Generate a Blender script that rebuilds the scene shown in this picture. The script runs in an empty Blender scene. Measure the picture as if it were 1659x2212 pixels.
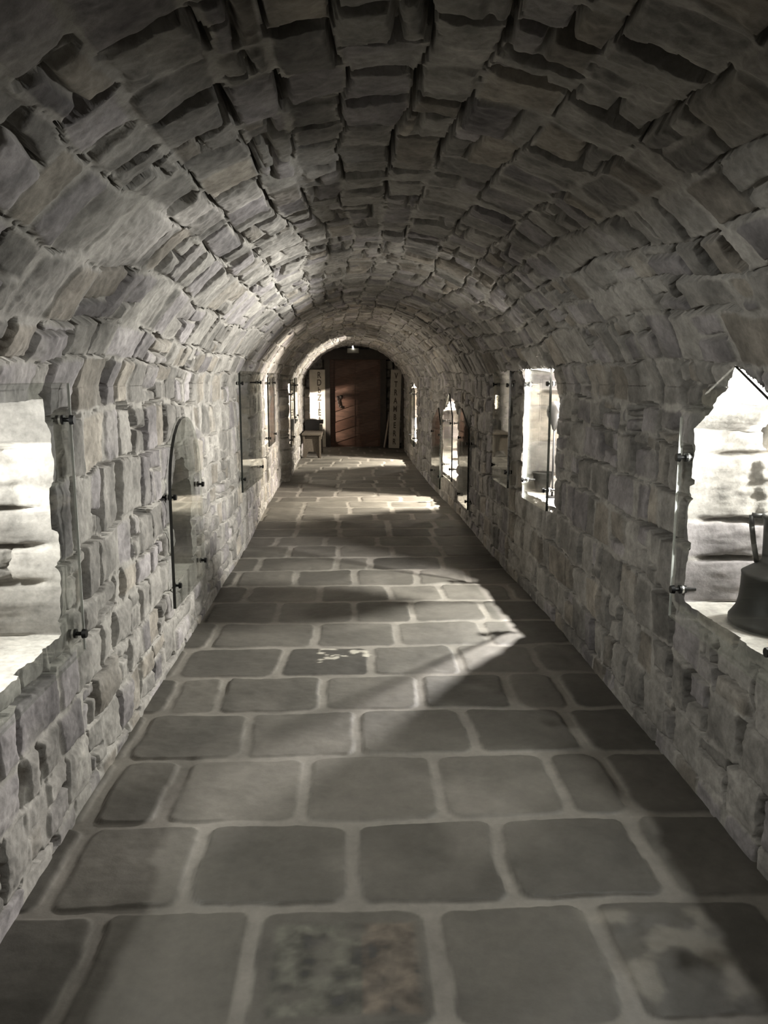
import bpy, bmesh, math, random
import numpy as np
from mathutils import Vector, Matrix

random.seed(7)
SC = bpy.context.scene
COL = SC.collection
H_EYE = 1.55

# ------------------------------------------------------------------ noise
def _hash(ix, iy, seed):
    a = (ix.astype(np.int64) * 374761393 + iy.astype(np.int64) * 668265263 + seed * 974634777) & 0xFFFFFFFF
    a = ((a ^ (a >> 13)) * 1274126177) & 0xFFFFFFFF
    a = ((a ^ (a >> 16)) * 2246822519) & 0xFFFFFFFF
    return ((a ^ (a >> 15)) & 0xFFFFFF) / float(0xFFFFFF)

def vnoise(x, y, seed=0):
    x = np.asarray(x, float); y = np.asarray(y, float)
    ix = np.floor(x); iy = np.floor(y)
    fx = x - ix; fy = y - iy
    fx = fx * fx * (3 - 2 * fx); fy = fy * fy * (3 - 2 * fy)
    ix = ix.astype(np.int64); iy = iy.astype(np.int64)
    a = _hash(ix, iy, seed); b = _hash(ix + 1, iy, seed)
    c = _hash(ix, iy + 1, seed); d = _hash(ix + 1, iy + 1, seed)
    return (a * (1 - fx) + b * fx) * (1 - fy) + (c * (1 - fx) + d * fx) * fy - 0.5

def fbm(x, y, seed=0, oct=3):
    t = 0; a = 1.0
    for k in range(oct):
        t = t + a * vnoise(x * 2 ** k, y * 2 ** k, seed + 17 * k); a *= 0.5
    return t

def sstep(a, b, x):
    t = np.clip((x - a) / (b - a), 0, 1)
    return t * t * (3 - 2 * t)

# ------------------------------------------------------------------ rubble masonry as a height field
class Masonry:
    """rows of rough stones over (u, s); eval gives height and colour"""
    def __init__(self, seed, s0, s1, u0, u1, rows=(0.13, 0.24), wid=(0.11, 0.29), hmax=0.020,
                 deep_v=0.60, deep_h=0.22, split=0.33, gap=(0.005, 0.015), warp=1.0, deep=0.13, slotw=(0.007, 0.030), bedw=0.007, bedthr=0.02):
        rng = np.random.RandomState(seed); self.seed = seed
        self.deep = deep; self.split = split; self.warp = warp; self.hmax = hmax
        b = [s0]
        while b[-1] < s1:
            b.append(b[-1] + rng.uniform(*rows))
        self.rows = np.array(b); self.n = len(b) - 1
        self.st = []
        for r in range(self.n):
            q = [u0 - rng.uniform(0, 0.3)]
            rh = self.rows[r + 1] - self.rows[r]
            while q[-1] < u1:
                w = rng.uniform(*wid)
                if rng.rand() < 0.12: w *= 1.5
                q.append(q[-1] + max(w, rh * 0.55))
            m = len(q)
            self.st.append(dict(b=np.array(q), jd=(rng.rand(m) < deep_v) * rng.uniform(0.5, 1.0, m), sw=rng.uniform(slotw[0], slotw[1], m), jg=rng.uniform(gap[0], gap[1], m) * np.where(rng.rand(m) < 0.25, 2.2, 1.0)))
        self.hd = (rng.rand(self.n + 1) < deep_h) * 1.0
        self.hg = rng.uniform(gap[0], gap[1], self.n + 1)
        self.deep_h = deep_h; self.bedw = bedw; self.bedthr = bedthr

    def eval(self, u, s):
        sd = self.seed; wp = self.warp
        uw = u + wp * (0.040 * vnoise(u * 3.1, s * 4.3, sd + 1) + 0.018 * vnoise(u * 9, s * 8, sd + 2) + 0.010 * vnoise(u * 34, s * 30, sd + 3))
        sw = s + wp * (0.10 * vnoise(u * 0.9, s * 1.5, sd + 4) + 0.032 * vnoise(u * 4.6, s * 4, sd + 5) + 0.014 * vnoise(u * 12, s * 10, sd + 6) + 0.009 * vnoise(u * 36, s * 33, sd + 7))
        shp = uw.shape; uw = uw.ravel(); sw = sw.ravel()
        R = np.clip(np.searchsorted(self.rows, sw) - 1, 0, self.n - 1)
        K = np.zeros(len(uw), np.int64)
        dl = np.zeros(len(uw)); dr = dl.copy(); gl = dl.copy(); gr = dl.copy(); jl = dl.copy(); jr = dl.copy(); wd = dl.copy(); wl_ = dl.copy(); wr_ = dl.copy()
        for r in np.unique(R):
            m = R == r; q = self.st[r]; b = q['b']
            k = np.clip(np.searchsorted(b, uw[m]) - 1, 0, len(b) - 2)
            K[m] = k; dl[m] = uw[m] - b[k]; dr[m] = b[k + 1] - uw[m]; wd[m] = b[k + 1] - b[k]
            gl[m] = q['jg'][k]; gr[m] = q['jg'][k + 1]; jl[m] = q['jd'][k]; jr[m] = q['jd'][k + 1]; wl_[m] = q['sw'][k]; wr_[m] = q['sw'][k + 1]
        bot = self.rows[R].copy(); top = self.rows[R + 1].copy(); rb = bot.copy(); rt = top.copy(); dl0 = dl.copy(); dr0 = dr.copy()
        hgB = self.hg[R].copy(); hgT = self.hg[R + 1].copy()
        # horizontal joints are open only in stretches
        dB = (_hash(K, R, sd + 50) < self.deep_h) * 0.9; dT = (_hash(K, R + 1, sd + 50) < self.deep_h) * 0.9
        sp = (_hash(K, R, sd + 11) < self.split) & ((top - bot) > 0.10)
        fr = bot + (top - bot) * (0.3 + 0.4 * _hash(K, R, sd + 12)) + 0.15 * dl * (_hash(K, R, sd + 13) - 0.5)
        low = sp & (sw < fr); hi = sp & ~low
        top = np.where(low, fr, top); bot = np.where(hi, fr, bot)
        hgT = np.where(low, 0.006, hgT); hgB = np.where(hi, 0.006, hgB)
        dT = np.where(low, 0.35, dT); dB = np.where(hi, 0.35, dB)
        # a split half may be broken once more into chips
        hw = wd * (0.3 + 0.4 * _hash(K, R, sd + 14)); brk = low & (_hash(K, R, sd + 15) < 0.5)
        bl = brk & (dl < hw); br_ = brk & ~bl
        dr = np.where(bl, hw - dl, dr); gr = np.where(bl, 0.007, gr); jr = np.where(bl, 0.7, jr)
        dl = np.where(br_, dl - hw, dl); gl = np.where(br_, 0.007, gl); jl = np.where(br_, 0.7, jl)
        ID = K * 7919 + R * 131 + low * 3 + br_ * 5
        I2 = R * 17 + 1
        # slanted ends
        sl = (_hash(ID, I2, sd + 20) - 0.5) * 0.30; sr = (_hash(ID, I2, sd + 21) - 0.5) * 0.30
        mid = (sw - (bot + top) / 2)
        el = dl - gl + sl * mid; er = dr - gr + sr * mid
        eb = sw - bot - hgB; et = top - sw - hgT
        dx = np.minimum(el, er); dz = np.minimum(eb, et)
        rc = 0.008 + 0.018 * _hash(ID, I2, sd + 22)
        d = np.where((dx < rc) & (dz < rc), rc - np.hypot(rc - dx, rc - dz), np.minimum(dx, dz))
        jv = np.where(el < er, jl, jr) * 0.25; jh = np.where(eb < et, dB, dT)
        pat = 0.85 + 2.6 * vnoise(u.ravel() * 7, s.ravel() * 7, sd + 30)
        dep = np.where(dx < dz, jv, jh) * np.clip(pat, 0, 1)
        t = sstep(-0.003, 0.008, d)
        hs = self.hmax * (0.15 + 0.85 * _hash(ID, I2, sd + 23))
        tx = (_hash(ID, I2, sd + 24) - 0.5) * 0.10; tz = (_hash(ID, I2, sd + 25) - 0.5) * 0.10
        U = u.ravel(); S = s.ravel()
        rough = 0.007 * fbm(U * 13, S * 13, sd + 31, 4) + 0.005 * vnoise(U * 60, S * 60, sd + 33)
        face = hs + tx * (dl - dr) * 0.5 + tz * mid + rough + 0.006 * sstep(0, 0.05, d)
        # mortar smeared over part of the stones
        mort = 0.008 + 0.007 * fbm(U * 18, S * 18, sd + 35, 2) - self.deep * dep
        h = mort * (1 - t) + face * t
        # open joints: narrow lens-shaped slots between neighbouring stones
        lens = np.sqrt(np.clip(1 - ((sw - (rb + rt) / 2) / (0.46 * (rt - rb))) ** 2, 0, 1))
        dn = np.minimum(dl0, dr0); jn = np.where(dl0 < dr0, jl, jr); wn = np.where(dl0 < dr0, wl_, wr_)
        rag = 0.006 * vnoise(U * 34, S * 34, sd + 36) + 0.008 * vnoise(U * 14, S * 14, sd + 38)
        slot = sstep(0.004, -0.002, dn - wn * lens + rag) * (jn > 0) * (lens > 0)
        bed = np.minimum(sw - rb, rt - sw)
        bslot = sstep(0.003, -0.001, bed - self.bedw * sstep(self.bedthr, self.bedthr + 0.28, vnoise(U * 4.5, R * 3.1, sd + 37)) + 0.6 * rag) * (vnoise(U * 4.5, R * 3.1, sd + 37) > self.bedthr)
        slot = np.maximum(slot, bslot)
        h = h * (1 - slot) + slot * np.minimum(h, -self.deep * (0.6 + 0.4 * np.where(jn > 0, jn, 0.6)))
        val = 0.62 + 0.62 * _hash(ID, I2, sd + 40) ** 1.3
        hue = _hash(ID, I2, sd + 41)
        base = np.stack([0.250 * val, 0.238 * val, 0.220 * val], 1)
        brown = np.stack([0.256 * val, 0.233 * val, 0.202 * val], 1)
        mauve = np.stack([0.252 * val, 0.236 * val, 0.236 * val], 1)
        c = np.where((hue < 0.15)[:, None], brown, np.where((hue > 0.72)[:, None], mauve, base))
        st = fbm(U * 9, S * 9, sd + 42, 3)
        c = c * (1 + 0.6 * st)[:, None]
        mc = np.array([0.30, 0.286, 0.263])[None] * (1 + 0.3 * fbm(U * 11, S * 11, sd + 43, 2))[:, None]
        smear = sstep(0.05, 0.42, fbm(U * 3.3, S * 3.3, sd + 44, 3)) * 0.5
        k = (t * (1 - smear))[:, None]
        c = mc * (1 - k) + c * k
        return h.reshape(shp), np.clip(c, 0.02, 0.9).reshape(shp + (3,))

# ------------------------------------------------------------------ gallery cross-section
ZS = 1.52
def x_left(y):
    return np.interp(y, [-3, 7.5, 9.5, 11.95, 12.1, 15, 17.4], [-1.0, -1.0, -1.06, -1.08, -0.97, -1.03, -1.04])
def x_right(y):
    return np.interp(y, [-3, 5.0, 6.3, 9.0, 11.0, 14.0, 17.4], [1.30, 1.29, 1.24, 1.21, 1.14, 1.10, 1.10])
def rise(y):
    return np.interp(y, [-3, 8, 17.4], [0.80, 0.78, 0.70])
ARC = 2.95
S_TOT = 2 * ZS + ARC
MAS = Masonry(11, -0.4, S_TOT + 0.4, -3.5, 19.0)

def section(y, s):
    """point and inward normal on the gallery surface"""
    xl = x_left(y); xr = x_right(y); w = (xr - xl) / 2; xc = (xr + xl) / 2; r = rise(y)
    R = (w * w + r * r) / (2 * r); phi = np.arcsin(np.clip(w / R, -1, 1))
    th = -phi + 2 * phi * np.clip((s - ZS) / ARC, 0, 1)
    ax = xc + R * np.sin(th); az = ZS + r - R * (1 - np.cos(th))
    L = s < ZS; Rr = s > ZS + ARC
    x = np.where(L, xl, np.where(Rr, xr, ax)); z = np.where(L, s, np.where(Rr, S_TOT - s, az))
    nx = np.where(L, 1.0, np.where(Rr, -1.0, -np.sin(th))); nz = np.where(L | Rr, 0.0, -np.cos(th))
    return x, z, nx, nz

def s_of(side, y, z):
    xl = x_left(y); xr = x_right(y); w = (xr - xl) / 2; r = rise(y)
    R = (w * w + r * r) / (2 * r); phi = np.arcsin(w / R)
    th = np.arccos(np.clip((z - ZS - r) / R + 1, -1, 1))
    s_arc = ZS + ARC * (phi - th) / (2 * phi)
    s = np.where(z < ZS, z, s_arc)
    return s if side < 0 else S_TOT - s

def wall_point(side, y, z):
    y = np.asarray(y, float); z = np.asarray(z, float)
    s = s_of(side, y, z)
    h, c = MAS.eval(y, s)
    x, zz, nx, nz = section(y, s)
    return x + nx * np.maximum(h, 0), c

# ------------------------------------------------------------------ niches  (side, y0, y1, z0, z1, shape, apex_z, apex_y, depth, seed)
NICHES = [
    dict(n='R1', side=1, y0=2.12, y1=3.00, z0=0.69, z1=1.36, top='gable', ay=2.67, az=1.59, d=0.62),
    dict(n='R2', side=1, y0=5.05, y1=5.90, z0=0.73, z1=1.60, top='flat', d=0.55),
    dict(n='R3', side=1, y0=6.30, y1=6.78, z0=0.80, z1=1.54, top='flat', d=0.40),
    dict(n='R4', side=1, y0=8.28, y1=8.80, z0=0.30, z1=0.98, top='gable', ay=8.54, az=1.18, d=0.40),
    dict(n='R5', side=1, y0=9.20, y1=10.33, z0=0.36, z1=1.12, top='gable', ay=9.65, az=1.32, d=0.50),
    dict(n='R6', side=1, y0=10.6, y1=11.1, z0=0.20, z1=0.92, top='gable', ay=10.75, az=1.12, d=0.40),
    dict(n='R7', side=1, y0=13.9, y1=15.2, z0=0.42, z1=1.34, top='gable', ay=14.5, az=1.46, d=0.50),
    dict(n='L1', side=-1, y0=1.70, y1=2.68, z0=0.69, z1=1.48, top='flat', d=0.60),
    dict(n='L2', side=-1, y0=4.40, y1=4.92, z0=0.42, z1=0.84, top='arch', d=0.42),
    dict(n='L3', side=-1, y0=7.05, y1=7.75, z0=0.66, z1=1.50, top='flat', d=0.42),
    dict(n='L4', side=-1, y0=9.75, y1=10.45, z0=0.75, z1=1.54, top='flat', d=0.50),
    dict(n='L5', side=-1, y0=12.25, y1=12.85, z0=0.55, z1=1.46, top='flat', d=0.50),
    dict(n='L6', side=-1, y0=13.55, y1=14.1, z0=0.85, z1=1.46, top='flat', d=0.40),
]
def outline(N, jit=True):
    y0, y1, z0, z1 = N['y0'], N['y1'], N['z0'], N['z1']
    P = [(y0, z0), (y1, z0), (y1, z1)]
    if N['top'] == 'gable':
        P += [(N['ay'], N['az'])]
    elif N['top'] == 'arch':
        w = (y1 - y0) / 2; c = (y0 + y1) / 2
        for k in range(1, 10):
            a = math.pi * k / 10
            P.append((c + w * math.cos(a), z1 + w * math.sin(a)))
    P += [(y0, z1)]
    step = 0.008 if y0 < 4 else (0.012 if y0 < 5.5 and N['side'] > 0 else 0.025)
    out = []; seg = []; JIT = 0.15 if N['n'] == 'R1' else 0.5
    for i in range(len(P)):
        a = np.array(P[i]); b = np.array(P[(i + 1) % len(P)]); L = np.linalg.norm(b - a)
        n = max(1, int(L / step)); t = (b - a) / L; nn = np.array([-t[1], t[0]])   # inward for ccw
        for k in range(n):
            p = a + (b - a) * k / n
            if jit:
                e = min(k / n, 1 - k / n) * L
                f = min(1, e / 0.04)
                p = p + nn * f * JIT * (0.030 * float(vnoise(np.array(p[1] * 7.0 + p[0]), np.array(p[0] * 5.0), 300 + i)) + 0.02 * float(vnoise(np.array(p[1] * 26.0), np.array(p[0] * 26.0), 310 + i)))
            out.append(p); seg.append(i)
    return np.array(out), np.array(seg), len(P)

for N in NICHES:
    N['poly'], N['seg'], N['np'] = outline(N)

def poly_sd(py, pz, poly):
    """signed distance (inside < 0) and nearest boundary point"""
    best = np.full(py.shape, 1e9); by = py.copy(); bz = pz.copy(); inside = np.zeros(py.shape, bool)
    n = len(poly)
    for i in range(n):
        a = poly[i]; b = poly[(i + 1) % n]; ab = b - a; L2 = ab @ ab + 1e-12
        t = np.clip(((py - a[0]) * ab[0] + (pz - a[1]) * ab[1]) / L2, 0, 1)
        qy = a[0] + t * ab[0]; qz = a[1] + t * ab[1]
        d = np.hypot(py - qy, pz - qz); m = d < best
        best = np.where(m, d, best); by = np.where(m, qy, by); bz = np.where(m, qz, bz)
        cr = ((a[1] > pz) != (b[1] > pz)) & (py < (b[0] - a[0]) * (pz - a[1]) / (b[1] - a[1] + 1e-15) + a[0])
        inside ^= cr
    return np.where(inside, -best, best), by, bz

# ------------------------------------------------------------------ mesh helpers
def np_mesh(name, verts, faces, cols, mat, smooth=True):
    me = bpy.data.meshes.new(name)
    nv = len(verts); nf = len(faces)
    me.vertices.add(nv); me.vertices.foreach_set('co', np.ascontiguousarray(verts, np.float32).ravel())
    me.loops.add(nf * 4); me.loops.foreach_set('vertex_index', np.ascontiguousarray(faces, np.int32).ravel())
    me.polygons.add(nf); me.polygons.foreach_set('loop_start', np.arange(nf, dtype=np.int32) * 4)
    try: me.polygons.foreach_set('loop_total', np.full(nf, 4, np.int32))
    except Exception: pass
    me.update(calc_edges=True)
    if smooth:
        me.polygons.foreach_set('use_smooth', np.ones(nf, bool))
    at = me.color_attributes.new('Col', 'FLOAT_COLOR', 'POINT')
    c4 = np.ones((nv, 4), np.float32); c4[:, :3] = cols
    at.data.foreach_set('color', c4.ravel())
    me.materials.append(mat)
    o = bpy.data.objects.new(name, me); COL.objects.link(o)
    return o

def grid_faces(nr, nc, off=0, closed=False):
    r = np.arange(nr - 1)[:, None]; m = nc if closed else nc - 1
    c = np.arange(m)[None, :]; c2 = (c + 1) % nc
    a = r * nc + c; b = r * nc + c2; d = (r + 1) * nc + c; e = (r + 1) * nc + c2
    return (np.stack([a, b, e, d], -1).reshape(-1, 4) + off)

# ------------------------------------------------------------------ materials
def new_mat(name):
    m = bpy.data.materials.new(name); m.use_nodes = True
    nt = m.node_tree; b = nt.nodes['Principled BSDF']
    return m, nt, b

def stone_mat(name, rough=0.88, bump=0.25, scale=55.0, amp=0.36, spec=0.25):
    m, nt, b = new_mat(name); N = nt.nodes; L = nt.links
    at = N.new('ShaderNodeAttribute'); at.attribute_name = 'Col'
    tc = N.new('ShaderNodeTexCoord')
    n1 = N.new('ShaderNodeTexNoise'); n1.inputs['Scale'].default_value = scale; n1.inputs['Detail'].default_value = 5; n1.inputs['Roughness'].default_value = 0.65
    n2 = N.new('ShaderNodeTexNoise'); n2.inputs['Scale'].default_value = scale * 0.3; n2.inputs['Detail'].default_value = 3
    L.new(tc.outputs['Object'], n1.inputs['Vector']); L.new(tc.outputs['Object'], n2.inputs['Vector'])
    ad = N.new('ShaderNodeMath'); ad.operation = 'ADD'; L.new(n1.outputs['Fac'], ad.inputs[0]); L.new(n2.outputs['Fac'], ad.inputs[1])
    mr = N.new('ShaderNodeMapRange'); mr.inputs['From Min'].default_value = 0.6; mr.inputs['From Max'].default_value = 1.4
    mr.inputs['To Min'].default_value = 1 - amp; mr.inputs['To Max'].default_value = 1 + amp
    L.new(ad.outputs[0], mr.inputs['Value'])
    mx = N.new('ShaderNodeMix'); mx.data_type = 'RGBA'; mx.blend_type = 'MULTIPLY'; mx.inputs[0].default_value = 1.0
    L.new(at.outputs['Color'], mx.inputs[6]); L.new(mr.outputs['Result'], mx.inputs[7])
    L.new(mx.outputs[2], b.inputs['Base Color'])
    b.inputs['Roughness'].default_value = rough; b.inputs['Specular IOR Level'].default_value = spec
    bp = N.new('ShaderNodeBump'); bp.inputs['Strength'].default_value = bump; bp.inputs['Distance'].default_value = 0.01
    L.new(ad.outputs[0], bp.inputs['Height']); L.new(bp.outputs['Normal'], b.inputs['Normal'])
    return m

def plain_mat(name, col, rough=0.5, metal=0.0, noise=0.15, scale=20.0, bump=0.0, spec=0.5, stretch=(1, 1, 1)):
    m, nt, b = new_mat(name); N = nt.nodes; L = nt.links
    tc = N.new('ShaderNodeTexCoord'); mp = N.new('ShaderNodeMapping'); mp.inputs['Scale'].default_value = stretch
    n = N.new('ShaderNodeTexNoise'); n.inputs['Scale'].default_value = scale; n.inputs['Detail'].default_value = 4
    L.new(tc.outputs['Object'], mp.inputs['Vector']); L.new(mp.outputs['Vector'], n.inputs['Vector'])
    rp = N.new('ShaderNodeValToRGB')
    rp.color_ramp.elements[0].position = 0.3; rp.color_ramp.elements[1].position = 0.7
    rp.color_ramp.elements[0].color = tuple(c * (1 - noise) for c in col) + (1,)
    rp.color_ramp.elements[1].color = tuple(min(1, c * (1 + noise)) for c in col) + (1,)
    L.new(n.outputs['Fac'], rp.inputs['Fac']); L.new(rp.outputs['Color'], b.inputs['Base Color'])
    b.inputs['Roughness'].default_value = rough; b.inputs['Metallic'].default_value = metal; b.inputs['Specular IOR Level'].default_value = spec
    if bump:
        bp = N.new('ShaderNodeBump'); bp.inputs['Strength'].default_value = bump; bp.inputs['Distance'].default_value = 0.005
        L.new(n.outputs['Fac'], bp.inputs['Height']); L.new(bp.outputs['Normal'], b.inputs['Normal'])
    return m

def glass_mat(name='clear_glass', ior=1.5):
    m = bpy.data.materials.new(name); m.use_nodes = True; nt = m.node_tree; N = nt.nodes; L = nt.links
    N.remove(N['Principled BSDF']); out = N['Material Output']
    tr = N.new('ShaderNodeBsdfTransparent'); tr.inputs['Color'].default_value = (0.955, 0.965, 0.955, 1)
    gl = N.new('ShaderNodeBsdfGlossy'); gl.inputs['Roughness'].default_value = 0.0; gl.inputs['Color'].default_value = (0.97, 0.98, 0.97, 1)
    fr = N.new('ShaderNodeFresnel'); ge = N.new('ShaderNodeNewGeometry')
    io = N.new('ShaderNodeMapRange'); io.inputs['To Min'].default_value = ior; io.inputs['To Max'].default_value = 1 / ior
    L.new(ge.outputs['Backfacing'], io.inputs['Value']); L.new(io.outputs['Result'], fr.inputs['IOR'])
    mx = N.new('ShaderNodeMixShader')
    L.new(fr.outputs['Fac'], mx.inputs['Fac']); L.new(tr.outputs[0], mx.inputs[1]); L.new(gl.outputs[0], mx.inputs[2])
    L.new(mx.outputs[0], out.inputs['Surface'])
    return m

M_WALL = stone_mat('rubble_stone')
M_FLOOR = stone_mat('flagstone', rough=0.62, bump=0.12, scale=40.0, amp=0.16, spec=0.35)
M_GLASS = glass_mat()
M_GLASS_AR = glass_mat('low_reflection_glass', 1.2)
M_EDGE = plain_mat('dark_glass_edge', (0.012, 0.014, 0.012), 0.25, 0, 0.2)
M_EDGE_LIT = plain_mat('lit_glass_edge', (0.75, 0.78, 0.74), 0.3, 0, 0.1)  # edge lit by the niche lamps: the brightness is put into the colour
M_BLACK = plain_mat('black_steel', (0.012, 0.012, 0.012), 0.4, 0.6, 0.3)
M_STEEL = plain_mat('bright_steel', (0.6, 0.6, 0.58), 0.3, 0.9, 0.1)
M_IRON = plain_mat('dark_bronze', (0.014, 0.0135, 0.012), 0.5, 0.2, 0.35, 14, 0.15, spec=0.4)
M_WOOD = plain_mat('bench_oak', (0.085, 0.07, 0.054), 0.6, 0, 0.35, 9, 0.3, stretch=(6, 0.6, 6))
M_DOOR = plain_mat('reddish_oak', (0.085, 0.040, 0.024), 0.5, 0, 0.30, 7, 0.25, stretch=(1.0, 6, 5))
M_DOOR2 = plain_mat('paler_oak', (0.115, 0.062, 0.041), 0.5, 0, 0.30, 7, 0.25, stretch=(1.0, 6, 5))
M_DOORFR = plain_mat('dark_oak_frame', (0.03, 0.022, 0.016), 0.6, 0, 0.3, 9, 0.2)
M_BOARD = plain_mat('painted_board', (0.42, 0.385, 0.33), 0.7, 0, 0.12, 8, 0.1)
M_LETTER = plain_mat('faded_lettering', (0.07, 0.058, 0.045), 0.8, 0, 0.25, 30)
M_CASE = plain_mat('black_leather', (0.010, 0.009, 0.009), 0.6, 0, 0.3, 40, 0.2)
M_TAG = plain_mat('grey_card', (0.22, 0.21, 0.17), 0.7, 0, 0.1)
M_PLATE = plain_mat('grey_plate', (0.16, 0.15, 0.12), 0.6, 0, 0.1)

# ------------------------------------------------------------------ tags
def tag(o, label, cat, group=None, kind=None):
    o['label'] = label; o['category'] = cat
    if group: o['group'] = group
    if kind: o['kind'] = kind
    return o
def thing(name, label, cat, loc=(0, 0, 0), rz=0.0, group=None, kind=None):
    e = bpy.data.objects.new(name, None); COL.objects.link(e); e.empty_display_size = 0.1
    e.location = loc; e.rotation_euler = (0, 0, rz)
    return tag(e, label, cat, group, kind)
def obj(name, bm, mat, parent=None, smooth=False, loc=None, bevel=0.0):
    if bevel:
        bmesh.ops.bevel(bm, geom=list(bm.edges), offset=bevel, segments=2, profile=0.6, affect='EDGES')
    bmesh.ops.recalc_face_normals(bm, faces=bm.faces)
    me = bpy.data.meshes.new(name); bm.to_mesh(me); bm.free()
    if smooth:
        for p in me.polygons: p.use_smooth = True
    me.materials.append(mat)
    o = bpy.data.objects.new(name, me); COL.objects.link(o)
    if parent is not None: o.parent = parent
    if loc is not None: o.location = loc
    return o
def box(bm, c, size, rot=None):
    M = Matrix.Translation(c)
    if rot is not None: M = M @ rot
    M = M @ Matrix.Diagonal((size[0], size[1], size[2], 1))
    return bmesh.ops.create_cube(bm, size=1.0, matrix=M)
def cyl(bm, p0, p1, r0, r1=None, seg=20):
    p0 = Vector(p0); p1 = Vector(p1); d = p1 - p0
    M = Matrix.Translation((p0 + p1) / 2) @ d.to_track_quat('Z', 'Y').to_matrix().to_4x4()
    bmesh.ops.create_cone(bm, cap_ends=True, segments=seg, radius1=r0, radius2=r0 if r1 is None else r1, depth=d.length, matrix=M)
def lathe(bm, prof, seg=48, c=(0, 0, 0)):
    rings = []
    for r, z in prof:
        if r < 1e-5:
            rings.append([bm.verts.new((c[0], c[1], c[2] + z))])
        else:
            rings.append([bm.verts.new((c[0] + r * math.cos(2 * math.pi * k / seg), c[1] + r * math.sin(2 * math.pi * k / seg), c[2] + z)) for k in range(seg)])
    for a, b in zip(rings, rings[1:]):
        for k in range(seg):
            k2 = (k + 1) % seg
            if len(a) == 1 and len(b) == 1: continue
            if len(a) == 1: bm.faces.new((a[0], b[k], b[k2]))
            elif len(b) == 1: bm.faces.new((a[k], b[0], a[k2]))
            else: bm.faces.new((a[k], b[k], b[k2], a[k2]))
def prism(bm, pts, axis_vec, origin_fn):
    """extrude 2D polygon pts via origin_fn(p)->Vector by axis_vec"""
    a = [bm.verts.new(origin_fn(p)) for p in pts]; b = [bm.verts.new(origin_fn(p) + axis_vec) for p in pts]
    n = len(pts)
    bm.faces.new(a); bm.faces.new(list(reversed(b)))
    for i in range(n):
        bm.faces.new((a[i], b[i], b[(i + 1) % n], a[(i + 1) % n]))

# ------------------------------------------------------------------ the gallery shell
def y_rows(y0, y1):
    ys = [y0]
    while ys[-1] < y1:
        y = ys[-1]
        ys.append(y + (0.03 if y < 1.2 else max(0.0048, 0.0019 * y)))
    ys[-1] = y1
    return np.array(ys)
YS = y_rows(-1.6, 17.35)
DS = 0.0064
SS = np.concatenate([np.linspace(-0.06, ZS, 250), np.linspace(ZS, ZS + ARC, 470)[1:], np.linspace(ZS + ARC, S_TOT + 0.06, 250)[1:]])

def build_shell():
    Y, S = np.meshgrid(YS, SS, indexing='ij')
    Y = Y.copy(); S = S.copy()
    cellY = np.gradient(YS)[:, None] * np.ones_like(S)
    kill_pt = np.zeros(Y.shape, bool); near = np.full(Y.shape, 1.0)
    for N in NICHES:
        sd = N['side']
        ym = (YS > N['y0'] - 0.2) & (YS < N['y1'] + 0.2)
        sm = (SS < 2.3) if sd < 0 else (SS > S_TOT - 2.3)
        ii = np.ix_(np.where(ym)[0], np.where(sm)[0])
        y = Y[ii]; s = S[ii]; x, z, _, _ = section(y, s)
        d, by, bz = poly_sd(y, z, N['poly'])
        cell = np.maximum(cellY[ii], DS)
        m = np.abs(d) < 0.55 * cell
        ny = np.where(m, by, y); ns = np.where(m, s_of(sd, by, bz), s)
        Y[ii] = ny; S[ii] = ns
        near[ii] = np.minimum(near[ii], np.where(m, 0, np.abs(d)))
        kp = kill_pt[ii]; kp |= (d < -1e-6) & ~m; kill_pt[ii] = kp
    h, c = MAS.eval(Y, S)
    h = np.where(h < 0, h * sstep(0.0, 0.05, near), h)
    x, z, nx, nz = section(Y, S)
    ft = sstep(0.0, 0.07, z + 0.05 * vnoise(Y * 6, S * 0, 77)); h = h * ft + (1 - ft) * 0.012
    V = np.stack([x + nx * h, Y, z + nz * h], -1)
    nr, nc = Y.shape
    F = grid_faces(nr, nc)
    k = kill_pt.ravel()[F].any(1)
    # faces whose corners all sit on an outline but lie inside are dropped too
    fc = V.reshape(-1, 3)[F].mean(1)
    for N in NICHES:
        cand = (~k) & (np.sign(fc[:, 0]) == N['side']) & (fc[:, 1] > N['y0'] - .05) & (fc[:, 1] < N['y1'] + .05) & (fc[:, 2] < 1.75)
        idx = np.where(cand)[0]
        if len(idx):
            d, _, _ = poly_sd(fc[idx, 1], fc[idx, 2], N['poly'])
            k[idx[d < -1e-4]] = True
    F = F[~k]
    sf = S.ravel()[F].mean(1)
    return V.reshape(-1, 3), c.reshape(-1, 3), F, sf

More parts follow.
